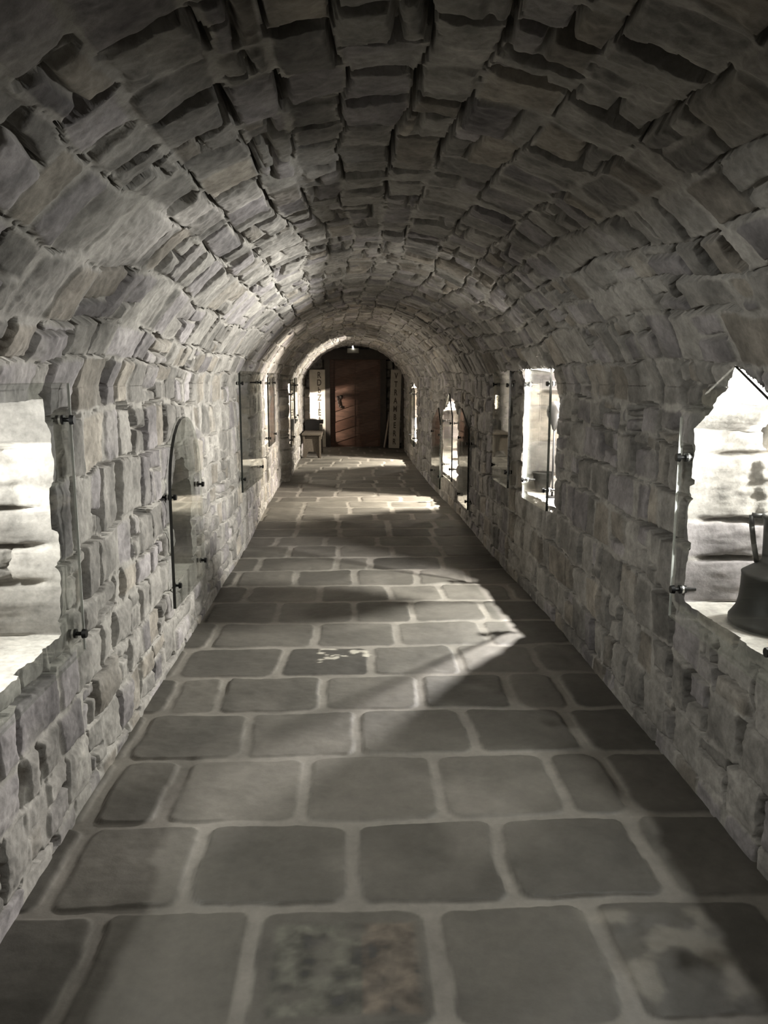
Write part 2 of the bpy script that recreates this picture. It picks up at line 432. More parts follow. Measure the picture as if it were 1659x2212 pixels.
def niche_mesh(N):
    sd = N['side']; P = N['poly']; n = len(P)
    dn = 80 if N['y0'] < 4 else (50 if N['n'] == 'R2' else 20)
    dep = np.linspace(0, N['d'], dn)
    # perimeter length
    seglen = np.linalg.norm(np.roll(P, -1, 0) - P, axis=1); per = np.concatenate([[0], np.cumsum(seglen)[:-1]])
    tan = np.roll(P, -1, 0) - np.roll(P, 1, 0); tan /= np.linalg.norm(tan, axis=1)[:, None]
    nin = np.stack([-tan[:, 1], tan[:, 0]], 1)
    x0, c0 = wall_point(sd, P[:, 0], P[:, 1])
    big = N['y0'] < 4 or N['n'] == 'R2'
    ms = Masonry(100 + int(N['y0'] * 10), -0.3, per[-1] + 0.6, -0.6, 1.4, rows=(0.11, 0.26), wid=(0.24, 0.55), hmax=0.018, deep_v=0.5, deep_h=0.75, split=0.2, deep=0.08, slotw=(0.003, 0.008), bedw=0.008, bedthr=-0.9, warp=0.5, gap=(0.004, 0.010))
    U, Pp = np.meshgrid(dep, per, indexing='ij')
    h, c = ms.eval(U, Pp)
    sill = (N['seg'] == 0)
    fade = sstep(0, 0.10, U)
    closef = np.minimum(per, per[-1] - per); fade = fade * sstep(0, 0.06, closef)[None]
    rough = 0.008 * fbm(U * 12, Pp * 12, 900, 3)
    h = h + 0.010 * fbm(U * 16, Pp * 38, 905, 4) + 0.006 * np.abs(vnoise(U * 30, Pp * 90, 906))
    hh = np.where(sill[None], 0.4 * rough, h) * fade
    sc = np.array([0.52, 0.50, 0.46])[None, None] * (1 + 0.25 * fbm(U * 8, Pp * 8, 901, 3))[..., None]
    c = np.where(sill[None, :, None], sc, c * 1.25)
    py = P[None, :, 0] + nin[None, :, 0] * hh; pz = P[None, :, 1] + nin[None, :, 1] * hh
    xw = x0[None] + sd * U
    plane = (x_left if sd < 0 else x_right)(P[:, 0]) + sd * N['d']
    xw = np.where(U > 1e-6, xw * (1 - U / N['d']) + (plane[None] * (U / N['d'])), xw)
    V = np.stack([xw, py, pz], -1).reshape(-1, 3); F = grid_faces(dn, n, 0, True)
    C = c.reshape(-1, 3)
    # back wall
    y = np.arange(N['y0'] - 0.1, N['y1'] + 0.1, 0.012 if big else 0.03); z = np.arange(N['z0'] - 0.1, max(N['z1'], N.get('az', 0), N['z1'] + (0.5 * (N['y1'] - N['y0']) if N['top'] == 'arch' else 0)) + 0.1, 0.012 if big else 0.03)
    Yb, Zb = np.meshgrid(y, z, indexing='ij')
    mb = Masonry(200 + int(N['y0'] * 10), -0.2, 2.2, N['y0'] - 1, N['y1'] + 1, rows=(0.12, 0.28), wid=(0.2, 0.5), hmax=0.02, deep_v=0.4, deep_h=0.4, deep=0.03, slotw=(0.003, 0.008))
    hb, cb = mb.eval(Yb, Zb)
    base = (x_left if sd < 0 else x_right)(Yb) + sd * (N['d'] - 0.03)
    Vb = np.stack([base - sd * hb, Yb, Zb], -1).reshape(-1, 3)
    Fb = grid_faces(len(y), len(z), len(V))
    return np.concatenate([V, Vb]), np.concatenate([C, (cb * 1.25).reshape(-1, 3)]), np.concatenate([F, Fb])

V, C, F, sf = build_shell()
def sub(name, mask, extra, label):
    f = F[mask]; used = np.unique(f); mp = np.full(len(V), -1, np.int64); mp[used] = np.arange(len(used))
    v = V[used]; c = C[used]; f = mp[f]
    for ev, ec, ef in extra:
        f = np.concatenate([f, ef + len(v)]); v = np.concatenate([v, ev]); c = np.concatenate([c, ec])
    o = np_mesh(name, v, f, np.clip(c, 0.02, 0.92), M_WALL)
    o['kind'] = 'structure'; o['label'] = label
    return o
SPL = 1.78
sub('wall_left', sf < SPL, [niche_mesh(N) for N in NICHES if N['side'] < 0], 'pale rubble stone wall with the arched glass panel and bench along its foot')
sub('wall_right', sf > S_TOT - SPL, [niche_mesh(N) for N in NICHES if N['side'] > 0], 'rubble stone wall with the dark jug in its first niche')
sub('ceiling', (sf >= SPL) & (sf <= S_TOT - SPL), [], 'barrel vault of rough squared stones over the gallery')

# ------------------------------------------------------------------ flagstone floor
ROWB = [-1.7, -1.2, -0.7, -0.2, 0.28, 0.76, 1.24, 1.71, 2.18, 2.64, 3.14, 3.61, 4.07, 4.54, 5.01, 5.49, 5.94, 6.43, 6.90, 7.38]
while ROWB[-1] < 18.6: ROWB.append(ROWB[-1] + random.uniform(0.42, 0.52))
ROWB = np.array(ROWB)
JX = {7: [-0.74, -0.30, 0.22, 0.70], 8: [-0.92, -0.52, 0.0, 0.49, 0.96], 9: [-0.95, -0.69, -0.19, 0.31, 0.78, 1.01],
      10: [-0.95, -0.48, 0.01, 0.51, 0.98], 11: [-0.89, -0.66, -0.16, 0.33, 0.77, 1.04], 12: [-0.94, -0.40, 0.09, 0.58, 1.01],
      13: [-0.84, -0.24, 0.27, 0.80], 14: [-0.51, -0.01, 0.39, 0.87], 15: [-0.76, -0.25, 0.25, 0.64], 16: [-0.9, -0.45, 0.02, 0.49, 0.9], 17: [-0.80, -0.14, 0.14, 0.74]}
def build_floor():
    fy = YS[YS > 0.9]; fy = np.concatenate([np.arange(-1.6, 0.9, 0.03), fy, np.arange(17.38, 18.45, 0.05)])
    fx = np.arange(-1.45, 1.62, 0.010)
    Y, X = np.meshgrid(fy, fx, indexing='ij')
    yw = Y + 0.03 * vnoise(X * 2.2, Y * 2.2, 500) + 0.014 * vnoise(X * 9, Y * 9, 501) + 0.006 * vnoise(X * 35, Y * 35, 502)
    xw = X + 0.03 * vnoise(X * 2.5, Y * 2.5, 503) + 0.016 * vnoise(X * 8, Y * 8, 504) + 0.006 * vnoise(X * 35, Y * 35, 505)
    R = np.clip(np.searchsorted(ROWB, yw.ravel()) - 1, 0, len(ROWB) - 2)
    xr = xw.ravel(); yr = yw.ravel()
    K = np.zeros(len(xr), np.int64); dl = np.zeros(len(xr)); dr = dl.copy(); g = dl.copy()
    rng = np.random.RandomState(3)
    for r in range(len(ROWB) - 1):
        j = JX.get(r)
        if j is None:
            j = [-1.25 + rng.uniform(0, 0.4)]
            while j[-1] < 1.4: j.append(j[-1] + rng.uniform(0.40, 0.56))
        else:
            j = list(j)
        while j[0] > -1.5: j.insert(0, j[0] - 0.46)
        while j[-1] < 1.7: j.append(j[-1] + 0.5)
        j = np.array(j); m = R == r
        k = np.clip(np.searchsorted(j, xr[m]) - 1, 0, len(j) - 2)
        K[m] = k; dl[m] = xr[m] - j[k]; dr[m] = j[k + 1] - xr[m]
    gv = 0.014 + 0.012 * _hash(K, R, 600); gh = 0.012 + 0.008 * _hash(R, R * 0, 601)
    dx = np.minimum(dl, dr) - gv; dz = np.minimum(yr - ROWB[R], ROWB[R + 1] - yr) - gh
    rc = 0.035 + 0.03 * _hash(K, R, 602)
    d = np.where((dx < rc) & (dz < rc), rc - np.hypot(rc - dx, rc - dz), np.minimum(dx, dz))
    t = sstep(-0.004, 0.010, d)
    Xf = X.ravel(); Yf = Y.ravel()
    hs = 0.006 * (_hash(K, R, 603) - 0.5) + 0.010 * fbm(Xf * 3, Yf * 3, 510, 3) + 0.003 * fbm(Xf * 20, Yf * 20, 511, 2)
    h = t * (0.004 + hs) + (1 - t) * (-0.003 + 0.004 * fbm(Xf * 10, Yf * 10, 512, 2))
    val = 0.72 + 0.50 * _hash(K, R, 604)
    # slabs that stand out in the photograph
    for (r, x0, v) in [(17, 0.4, 0.45), (12, -0.15, 0.48), (16, -0.2, 0.75), (11, 0.55, 0.6), (8, 0.7, 0.8), (7, 0.5, 1.0)]:
        m = (R == r)
        kk = K[m][np.argmin(np.abs(Xf[m] - x0) + 10 * np.abs(Yf[m] - (ROWB[r] + ROWB[r + 1]) / 2))]
        val = np.where(m & (K == kk), v, val)
    c = np.stack([0.100 * val, 0.093 * val, 0.080 * val], 1) * (1 + 0.35 * fbm(Xf * 4, Yf * 4, 520, 4))[:, None]
    mc = np.array([0.19, 0.177, 0.155])[None] * (1 + 0.25 * fbm(Xf * 7, Yf * 7, 521, 3))[:, None]
    k = (t * (1 - 0.35 * sstep(0.1, 0.5, fbm(Xf * 2.2, Yf * 2.2, 522, 3))))[:, None]
    c = mc * (1 - k) + c * k
    # mottled worn slab nearest the viewer, and the chalky patch on a slab further on
    q = sstep(0.0, 0.03, np.minimum.reduce([Xf + 0.24, 0.18 - Xf, 2.12 - Yf, Yf - 1.75]))
    mot = fbm(Xf * 22, Yf * 22, 530, 4)
    h = h + q * 0.012 * fbm(Xf * 13, Yf * 13, 531, 3)
    mcol = np.where((Xf > 0.02)[:, None], np.array([[0.105, 0.086, 0.068]]), np.array([[0.085, 0.083, 0.068]])) * (1 + 1.5 * mot)[:, None]
    q = q * sstep(-0.35, 0.05, fbm(Xf * 6, Yf * 6, 533, 3) + 0.1) * 0.8
    c = c * (1 - q[:, None]) + np.clip(mcol, 0.03, 0.5) * q[:, None]
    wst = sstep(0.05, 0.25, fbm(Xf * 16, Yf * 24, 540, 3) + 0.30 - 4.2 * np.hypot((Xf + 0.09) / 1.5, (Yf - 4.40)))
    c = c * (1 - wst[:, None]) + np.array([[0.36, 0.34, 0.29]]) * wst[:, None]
    # broken, pale edge slab at the lower right
    q2 = sstep(0.0, 0.06, np.minimum.reduce([Xf - 0.62, 1.05 - Xf, 2.16 - Yf, Yf - 1.5]))
    b2 = sstep(0.0, 0.4, fbm(Xf * 8, Yf * 8, 541, 4))
    h = h + q2 * 0.014 * fbm(Xf * 8, Yf * 8, 542, 3)
    c = c * (1 - (0.5 * q2 * b2)[:, None]) + np.array([[0.27, 0.25, 0.21]]) * (0.5 * q2 * b2)[:, None]
    Vf = np.stack([Xf, Yf, h], 1)
    o = np_mesh('floor', Vf, grid_faces(len(fy), len(fx)), np.clip(c, 0.02, 0.8), M_FLOOR)
    o['kind'] = 'structure'; o['label'] = 'floor of dark flagstones set in pale mortar'
build_floor()

# ------------------------------------------------------------------ end vestibule
def rough_panel(name, o3, eu, ev, lu, lv, seed, label, tone=1.0, hole=None):
    u = np.arange(0, lu + 0.02, 0.02); v = np.arange(0, lv + 0.02, 0.02)
    Uu, Vv = np.meshgrid(u, v, indexing='ij')
    ms = Masonry(seed, -0.3, lv + 0.5, -0.5, lu + 0.5)
    h, c = ms.eval(Uu, Vv)
    o3 = np.array(o3); eu = np.array(eu); ev = np.array(ev); n = np.cross(eu, ev)
    P = o3 + Uu[..., None] * eu + Vv[..., None] * ev + h[..., None] * n
    f = grid_faces(len(u), len(v))
    if hole is not None:
        fc = P.reshape(-1, 3)[f].mean(1); f = f[~hole(fc)]
    ob = np_mesh(name, P.reshape(-1, 3), f, np.clip(c.reshape(-1, 3) * tone, 0.02, 0.9), M_WALL)
    ob['kind'] = 'structure'; ob['label'] = label
    return ob
YE = 18.36
rough_panel('wall_end', (-1.35, YE, 0), (1, 0, 0), (0, 0, 1), 2.75, 2.6, 700, 'stone end wall around the wooden door', 0.8, lambda p: (p[:, 0] > -0.56) & (p[:, 0] < 0.69) & (p[:, 2] < 2.02))
rough_panel('wall_vestibule_east', (1.24, YE + .02, 0), (0, -1, 0), (0, 0, 1), 1.25, 2.6, 701, 'short stone side wall beyond the last arch beside the right board')
wl = dict(y0=17.64, y1=18.0, z0=0.86, z1=1.17)
wi = dict(y0=17.36, y1=18.02, z0=0.80, z1=1.25)
rough_panel('wall_vestibule_west', (-1.14, 17.0, 0), (0, 1, 0), (0, 0, 1), 1.4, 2.6, 702, 'short stone side wall beyond the last arch with a lit slit',
            1.0, lambda p: (p[:, 1] > wl['y0']) & (p[:, 1] < wl['y1']) & (p[:, 2] > wl['z0']) & (p[:, 2] < wl['z1']))
rough_panel('ceiling_vestibule', (-1.35, 17.2, 2.55), (1, 0, 0), (0, 1, 0), 2.75, 1.2, 703, 'dark flat ceiling over the doorway', 0.5)
for o in (bpy.data.objects['ceiling_vestibule'],):
    pass
bm = bmesh.new()   # slit niche in the vestibule's side wall
x0, x1 = -1.15, -1.60
for (a, b) in (((x0, wi['y0'], wi['z0']), (x1, wi['y1'], wi['z0'])), ((x0, wi['y0'], wi['z1']), (x1, wi['y1'], wi['z1']))):
    bm.faces.new([bm.verts.new(p) for p in ((a[0], a[1], a[2]), (a[0], b[1], a[2]), (b[0], b[1], a[2]), (b[0], a[1], a[2]))])
for yy in (wi['y0'], wi['y1']):
    bm.faces.new([bm.verts.new(p) for p in ((x0, yy, wi['z0']), (x0, yy, wi['z1']), (x1, yy, wi['z1']), (x1, yy, wi['z0']))])
bm.faces.new([bm.verts.new(p) for p in ((x1, wi['y0'], wi['z0']), (x1, wi['y1'], wi['z0']), (x1, wi['y1'], wi['z1']), (x1, wi['y0'], wi['z1']))])
bmesh.ops.subdivide_edges(bm, edges=list(bm.edges), cuts=6, use_grid_fill=True)
M_PLAIN = plain_mat('pale_niche_stone', (0.5, 0.48, 0.43), 0.9, 0, 0.3, 9, 0.4)
o = obj('wall_vestibule_slit', bm, M_PLAIN); o['kind'] = 'structure'; o['label'] = 'pale lining of the lit slit beside the door'
# closing the gallery behind the viewer
rough_panel('wall_entrance', (1.6, -1.55, 0), (-1, 0, 0), (0, 0, 1), 3.0, 2.6, 705, 'stone wall that closes the gallery behind the viewer')

# the annulus where the vault ends: solid masonry up to the vestibule ceiling
bm = bmesh.new()
yy = 17.33
ps = np.linspace(0, S_TOT, 60); px, pz, _, _ = section(np.full(60, yy), ps)
inner = [bm.verts.new((px[i], yy, pz[i])) for i in range(60)]
outer = [bm.verts.new((float(np.clip((px[i] - 0.03) * 3, -1.5, 1.5)), yy, float(min(2.7, pz[i] * 3 if ps[i] > ZS and ps[i] < ZS + ARC else pz[i])))) for i in range(60)]
for i in range(59): bm.faces.new((inner[i], inner[i + 1], outer[i + 1], outer[i]))
o = obj('wall_arch_back', bm, M_PLAIN); o['kind'] = 'structure'; o['label'] = 'back face of the last arch'

# ------------------------------------------------------------------ door
door = bpy.data.objects.new('door_1', None); COL.objects.link(door); door.location = (0.055, YE - 0.04, 0)
door['kind'] = 'structure'; door['label'] = 'reddish wooden door with diagonal boarding at the end of the gallery'; door['category'] = 'door'
DW, DH = 1.13, 1.95
bm = bmesh.new(); box(bm, (0, 0.045, DH / 2), (DW, 0.04, DH)); obj('door_leaf', bm, M_DOOR, door)
def clip(poly, a, b, c):
    out = []
    for i in range(len(poly)):
        p, q = poly[i], poly[(i + 1) % len(poly)]; fp = a * p[0] + b * p[1] - c; fq = a * q[0] + b * q[1] - c
        if fp <= 0: out.append(p)
        if fp * fq < 0:
            t = fp / (fp - fq); out.append((p[0] + t * (q[0] - p[0]), p[1] + t * (q[1] - p[1])))
    return out
k = 0
for (xa, xb, sl) in ((-0.47, 0.0, 0.32), (0.0, 0.52, 0.32)):
    z = -0.4; i = 0
    while z < 2.2:
        w = 0.235; g = 0.009
        L = [(xa + g, z + g + sl * (xa + .5)), (xb - g, z + g + sl * (xb + .5)), (xb - g, z + w - g + sl * (xb + .5)), (xa + g, z + w - g + sl * (xa + .5))]
        L = clip(L, 0, -1, -0.03); L = clip(L, 0, 1, DH - 0.03) if len(L) > 2 else L
        if len(L) > 2:
            bm = bmesh.new(); th = 0.014 + 0.008 * random.random() - (0.012 if xa == 0.0 else 0)
            prism(bm, L, Vector((0, -th, 0)), lambda p: Vector((p[0], 0.025, p[1])))
            obj('board', bm, M_DOOR if i % 2 else M_DOOR2, door)
        z += w; i += 1
bm = bmesh.new(); box(bm, (-0.52, 0.012, DH / 2), (0.085, 0.03, DH - 0.02)); obj('stile', bm, M_DOOR, door, bevel=0.004)
for sx in (-1, 1):
    bm = bmesh.new(); box(bm, (sx * 0.625, -0.01, 1.04), (0.13, 0.16, 2.08)); obj('jamb', bm, M_DOORFR, door, bevel=0.006)
bm = bmesh.new(); box(bm, (0, -0.01, 2.05), (1.5, 0.17, 0.22)); obj('lintel', bm, M_DOORFR, door, bevel=0.006)
bm = bmesh.new()
pts = [(-0.40, 1.13), (-0.385, 1.05), (-0.37, 0.97), (-0.355, 0.90), (-0.33, 0.88), (-0.315, 0.92)]
for a, b in zip(pts, pts[1:]): cyl(bm, (a[0], -0.03, a[1]), (b[0], -0.03, b[1]), 0.016, 0.016, 8)
cyl(bm, (-0.40, 0.02, 1.12), (-0.40, -0.04, 1.12), 0.02); box(bm, (-0.32, -0.01, 1.12), (0.06, 0.02, 0.07))
obj('latch', bm, M_DOORFR, door, smooth=True)

# ------------------------------------------------------------------ painted boards with lettering
def lettering(text, x, size, ztop, pitch, parent, yoff, squash=1.0):
    for i, ch in enumerate(text):
        if ch == ' ': continue
        cu = bpy.data.curves.new('glyph', 'FONT'); cu.body = ch; cu.size = size; cu.align_x = 'CENTER'; cu.extrude = 0.002; cu.offset = 0.004
        t = bpy.data.objects.new('letter', cu); COL.objects.link(t)
        dg = bpy.context.evaluated_depsgraph_get(); me = bpy.data.meshes.new_from_object(t.evaluated_get(dg))
        bpy.data.objects.remove(t); bpy.data.curves.remove(cu)
        me.materials.clear(); me.materials.append(M_LETTER)
        o = bpy.data.objects.new('letter', me); COL.objects.link(o); o.parent = parent
        o.location = (x, yoff, ztop - pitch * (i + 1)); o.rotation_euler = (math.pi / 2, 0, 0); o.scale = (squash, 1.12, 1)
sb = thing('sign_board', 'narrow pale upright board lettered VTRAMBERR beside the door, near the stick', 'sign', (0.895, 17.82, 0.0), 0, 'painted boards flanking the door')
sb.rotation_euler = (math.radians(-2.0), math.radians(1.8), 0)
bm = bmesh.new(); box(bm, (0, 0, 0.86), (0.235, 0.035, 1.70)); obj('panel', bm, M_BOARD, sb, bevel=0.006)
lettering('VTRAMBERR', 0.0, 0.155, 1.70, 0.178, sb, -0.0205, 0.72)
sb2 = thing('sign_board', 'wider pale lettered board standing behind the wooden bench', 'sign', (-0.785, 18.24, 0.0), 0, 'painted boards flanking the door')
bm = bmesh.new(); box(bm, (0, 0, 0.86), (0.345, 0.035, 1.72)); obj('panel', bm, M_BOARD, sb2, bevel=0.006)
lettering('RDbZJEA', 0.04, 0.17, 1.70, 0.165, sb2, -0.0205, 0.8)
st = thing('wooden_stick', 'pale wooden stick leaning on the end wall beside the narrow lettered board', 'stick', (0.70, 17.95, 0))
bm = bmesh.new(); cyl(bm, (-0.01, 0, 0.012), (0.12, 0.30, 0.78), 0.022, 0.018, 10); obj('shaft', bm, M_BOARD, st, smooth=True)
ib = thing('iron_post', 'thin black iron post beside the narrow lettered board', 'post', (1.09, 17.80, 0))
bm = bmesh.new(); box(bm, (0, 0, 0.83), (0.06, 0.05, 1.66)); obj('upright', bm, M_DOORFR, ib, bevel=0.004)

# lamp plate over the arch
lp = thing('emergency_lamp', 'small grey unlit lamp plate with a glowing glint hanging above the door', 'lamp', (0.01, 17.5, 2.06))
bm = bmesh.new(); box(bm, (0, 0, 0.045), (0.25, 0.04, 0.10)); obj('housing', bm, M_PLATE, lp, bevel=0.012)
bm = bmesh.new(); cyl(bm, (0.005, -0.035, 0.075), (-0.012, -0.035, 0.165), 0.016, 0.010, 12)
m, nt, b = new_mat('plate_glint'); b.inputs['Emission Color'].default_value = (1, 0.96, 0.9, 1); b.inputs['Emission Strength'].default_value = 3.0; b.inputs['Base Color'].default_value = (1, 1, 1, 1)
obj('glint_tube', bm, m, lp, smooth=True)  # reflection on the unlit plate, built as an emissive tube
bm = bmesh.new(); cyl(bm, (0, 0.0, 0.09), (0, 0.0, 0.50), 0.006, 0.006, 8); obj('hanger', bm, M_BLACK, lp)

# ------------------------------------------------------------------ bench and the case on it
bn = thing('wooden_bench', 'rustic wooden bench with notched plank legs along the pale wall', 'bench', (-0.795, 15.7, 0))
bm = bmesh.new(); box(bm, (0, 0.66, 0.462), (0.385, 1.40, 0.036)); obj('seat', bm, M_WOOD, bn, bevel=0.005)
leg_pts = [(-0.165, 0.0), (-0.125, 0.0), (-0.075, 0.13), (0.065, 0.13), (0.115, 0.0), (0.165, 0.0), (0.155, 0.444), (-0.155, 0.444)]
for ly in (0.03, 1.23):
    bm = bmesh.new(); prism(bm, leg_pts, Vector((0, 0.04, 0)), lambda p: Vector((p[0], ly, p[1])))
    obj('leg', bm, M_WOOD, bn, bevel=0.003)
for sx in (-1, 1):
    bm = bmesh.new(); prism(bm, [(0.0, 0.444), (0.0, 0.37), (0.12, 0.36), (0.2, 0.40), (1.12, 0.40), (1.2, 0.36), (1.32, 0.37), (1.32, 0.444)], Vector((0.025, 0, 0)), lambda p: Vector((sx * 0.17 - 0.0125, p[0], p[1])))
    obj('apron', bm, M_WOOD, bn)
    bm = bmesh.new(); prism(bm, [(0.0, 0.0), (0.03, 0.0), (0.03, 0.445), (-0.02, 0.445)], Vector((0.035, 0, 0)), lambda p: Vector((sx * 0.155 - 0.0175, p[0], p[1])))
    obj('leg_batten', bm, M_WOOD, bn)
cs = thing('black_case', 'black round-topped case standing on the far end of the wooden bench', 'case', (-0.82, 16.72, 0.481))
bm = bmesh.new()
arc = [(-0.155, 0.0), (0.115, 0.0), (0.125, 0.10), (0.12, 0.15)] + [(0.12 * math.cos(a) if False else -0.02 + 0.15 * math.cos(a), 0.15 + 0.07 * math.sin(a)) for a in np.linspace(0.35, math.pi - 0.15, 10)] + [(-0.165, 0.12)]
prism(bm, arc, Vector((0, 0.28, 0)), lambda p: Vector((p[0], 0, p[1]))); obj('body', bm, M_CASE, cs, bevel=0.008)
bm = bmesh.new(); box(bm, (0.155, 0.14, 0.165), (0.10, 0.2, 0.08)); obj('top_flap', bm, M_CASE, cs, bevel=0.008)
bm = bmesh.new(); box(bm, (0.155, 0.10, 0.062), (0.07, 0.02, 0.11)); obj('card_tag', bm, M_TAG, cs, bevel=0.002)['label'] = 'small grey card on the case'

# ------------------------------------------------------------------ glass panels on stand-off bolts
def panel_outline(y0, y1, z0, z1, top, ay=None, az=None):
    P = [(y0, z0), (y1, z0), (y1, z1)]
    if top == 'gable': P += [(ay, az)]
    if top == 'arch':
        w = (y1 - y0) / 2; c = (y0 + y1) / 2
        P += [(c + w * math.cos(math.pi * k / 14), z1 + w * 1.05 * math.sin(math.pi * k / 14)) for k in range(1, 14)]
    P += [(y0, z1)]
    return P
def make_bolt(parent, side, gap, y, z, r=0.017):
    # local x: 0 = mid plane of the pane; +side goes to the wall
    bm = bmesh.new()
    cyl(bm, (side * (gap + 0.03), y, z), (-side * 0.016, y, z), r * 0.42, None, 14)
    cyl(bm, (-side * 0.010, y, z), (-side * 0.024, y, z), r, r * 0.86, 20)
    cyl(bm, (side * 0.010, y, z), (side * 0.018, y, z), r, None, 20)
    cyl(bm, (side * 0.026, y, z), (side * 0.036, y, z), r * 0.9, None, 20)
    o = obj('standoff_bolt', bm, M_BLACK, parent, smooth=False)
    bm = bmesh.new()
    cyl(bm, (side * 0.0185, y, z), (side * 0.0255, y, z), r * 0.98, None, 20)
    obj('washer', bm, M_STEEL, o)
    return o
def glass_panel(label, side, y0, y1, z0, z1, top='flat', ay=None, az=None, bolts=(), gap=0.045, pale=(), rot=0.0, T=0.014, near=True, group='glass panels over the wall niches', bolt_r=0.017):
    ym = (y0 + y1) / 2; xm = float((x_left if side < 0 else x_right)(ym)); slope = float(((x_left if side < 0 else x_right)(y1) - (x_left if side < 0 else x_right)(y0)) / (y1 - y0))
    t = thing('glass_panel', label, 'glass panel', (xm - side * gap, ym, z0), -math.atan(slope) + math.radians(rot), group)
    P = [(a - ym, b - z0) for a, b in panel_outline(y0, y1, z0, z1, top, ay, az)]
    bm = bmesh.new(); prism(bm, P, Vector((T, 0, 0)), lambda p: Vector((-T / 2, p[0], p[1])))
    # drop the rim faces: they belong to the edge part
    rim = [f for f in bm.faces if abs(f.normal.x) < 0.5]
    bm.normal_update(); rim = [f for f in bm.faces if abs(f.normal.x) < 0.5]
    bmesh.ops.delete(bm, geom=rim, context='FACES_ONLY')
    obj('pane', bm, M_GLASS if near else M_GLASS_AR, t)
    n = len(P)
    def edge(idx, mat):
        bm = bmesh.new(); e = 0.0022
        for i in idx:
            a = Vector((0, *P[i])); b = Vector((0, *P[(i + 1) % n])); d = (b - a).normalized(); nn = Vector((0, d.z, -d.y))
            q = [a, b, b + nn * e, a + nn * e]
            A = [bm.verts.new(v + Vector((-T / 2 - 0.0008, 0, 0))) for v in q]; B = [bm.verts.new(v + Vector((T / 2 + 0.0008, 0, 0))) for v in q]
            bm.faces.new(A); bm.faces.new(B)
            for k in range(4): bm.faces.new((A[k], B[k], B[(k + 1) % 4], A[(k + 1) % 4]))
        obj('edge', bm, mat, t)
    dark = [i for i in range(n) if i not in pale and i >= (n + 1) // 2 and (near or i == 3)]
    if top == 'flat': dark = [i for i in dark if i == n - 1]
    if dark: edge(dark, M_EDGE)
    rest = [i for i in range(n) if i not in pale and i not in dark]
    runs = []
    for i in rest:
        if runs and runs[-1][-1] == i - 1: runs[-1].append(i)
        else: runs.append([i])
    if len(runs) > 1 and runs[0][0] == 0 and runs[-1][-1] == n - 1: runs[0] = runs.pop() + runs[0]
    for r_ in runs: edge(r_, M_GLASS)
    if pale: edge(list(pale), M_EDGE_LIT)
    for (by, bz) in bolts: make_bolt(t, side, gap, by - ym, bz - z0, bolt_r)
    return t

glass_panel('pointed glass panel in front of the niche with the dark jug', 1, 2.22, 3.05, 0.62, 1.40, 'gable', 2.64, 1.585, [(3.02, 1.25), (3.00, 0.74), (2.27, 1.25), (2.27, 0.74)], pale=(1,), T=0.007, near=False)
glass_panel('rectangular glass panel over the bright niche with the small dark pot', 1, 5.10, 5.72, 0.70, 1.615, 'flat', None, None, [(5.12, 1.51), (5.69, 1.50), (5.14, 0.83), (5.69, 0.83)], pale=(1,))
glass_panel('dark reflecting rectangular glass panel just beyond the niche with the small pot', 1, 6.20, 6.84, 0.70, 1.60, 'flat', None, None, [(6.24, 1.49), (6.8, 1.49), (6.24, 0.82), (6.8, 0.82)])
glass_panel('nearer of the two dark glass panels with pointed tops', 1, 8.20, 8.88, 0.20, 1.03, 'gable', 8.72, 1.22, [(8.24, 0.88), (8.84, 0.90), (8.26, 0.28), (8.84, 0.28)])
glass_panel('pointed glass panel over the slim bright slit between the two dark panels', 1, 9.40, 10.1, 0.34, 1.10, 'gable', 9.65, 1.36, [(9.46, 1.02), (10.04, 1.02), (9.46, 0.48), (10.04, 0.48)])
glass_panel('farther of the two dark glass panels with pointed tops', 1, 10.35, 11.2, 0.12, 0.95, 'gable', 10.55, 1.16, [(10.4, 0.82), (11.15, 0.82), (10.4, 0.28), (11.15, 0.28)])
glass_panel('pointed glass panel over the last bright slit before the door', 1, 14.0, 15.1, 0.36, 1.32, 'gable', 14.5, 1.46, [(14.1, 1.26), (15.0, 1.26), (14.1, 0.5), (15.0, 0.5)])
glass_panel('glass panel in front of the bright niche with a flat lintel and no jug', -1, 1.75, 2.79, 0.60, 1.53, 'flat', None, None, [(2.76, 1.41), (2.75, 0.67), (1.8, 1.41), (1.8, 0.67)], pale=(1,), T=0.007, near=False)
glass_panel('arched glass panel with a round top on the pale wall', -1, 4.26, 5.02, 0.32, 0.93, 'arch', None, None, [(4.30, 0.92), (5.0, 0.90), (4.33, 0.43), (5.0, 0.42)], rot=-1.5)
glass_panel('tall square-topped glass panel next beyond the arched one', -1, 6.95, 8.05, 0.57, 1.60, 'flat', None, None, [(7.0, 1.50), (8.0, 1.50), (7.0, 0.68), (8.0, 0.68)], rot=-3.3, gap=0.07)
glass_panel('glass panel before the step in the pale wall', -1, 9.85, 10.75, 0.72, 1.60, 'flat', None, None, [(9.9, 1.48), (10.7, 1.48), (9.9, 0.82), (10.7, 0.82)])
glass_panel('glass panel first after the step in the pale wall', -1, 12.2, 12.95, 0.52, 1.52, 'flat', None, None, [(12.25, 1.3), (12.9, 1.3), (12.25, 0.62), (12.9, 0.62)])
glass_panel('small glass panel on the pale wall just before the bench', -1, 13.45, 14.25, 0.80, 1.54, 'flat', None, None, [(13.5, 1.42), (14.2, 1.42), (13.5, 0.9), (14.2, 0.9)])

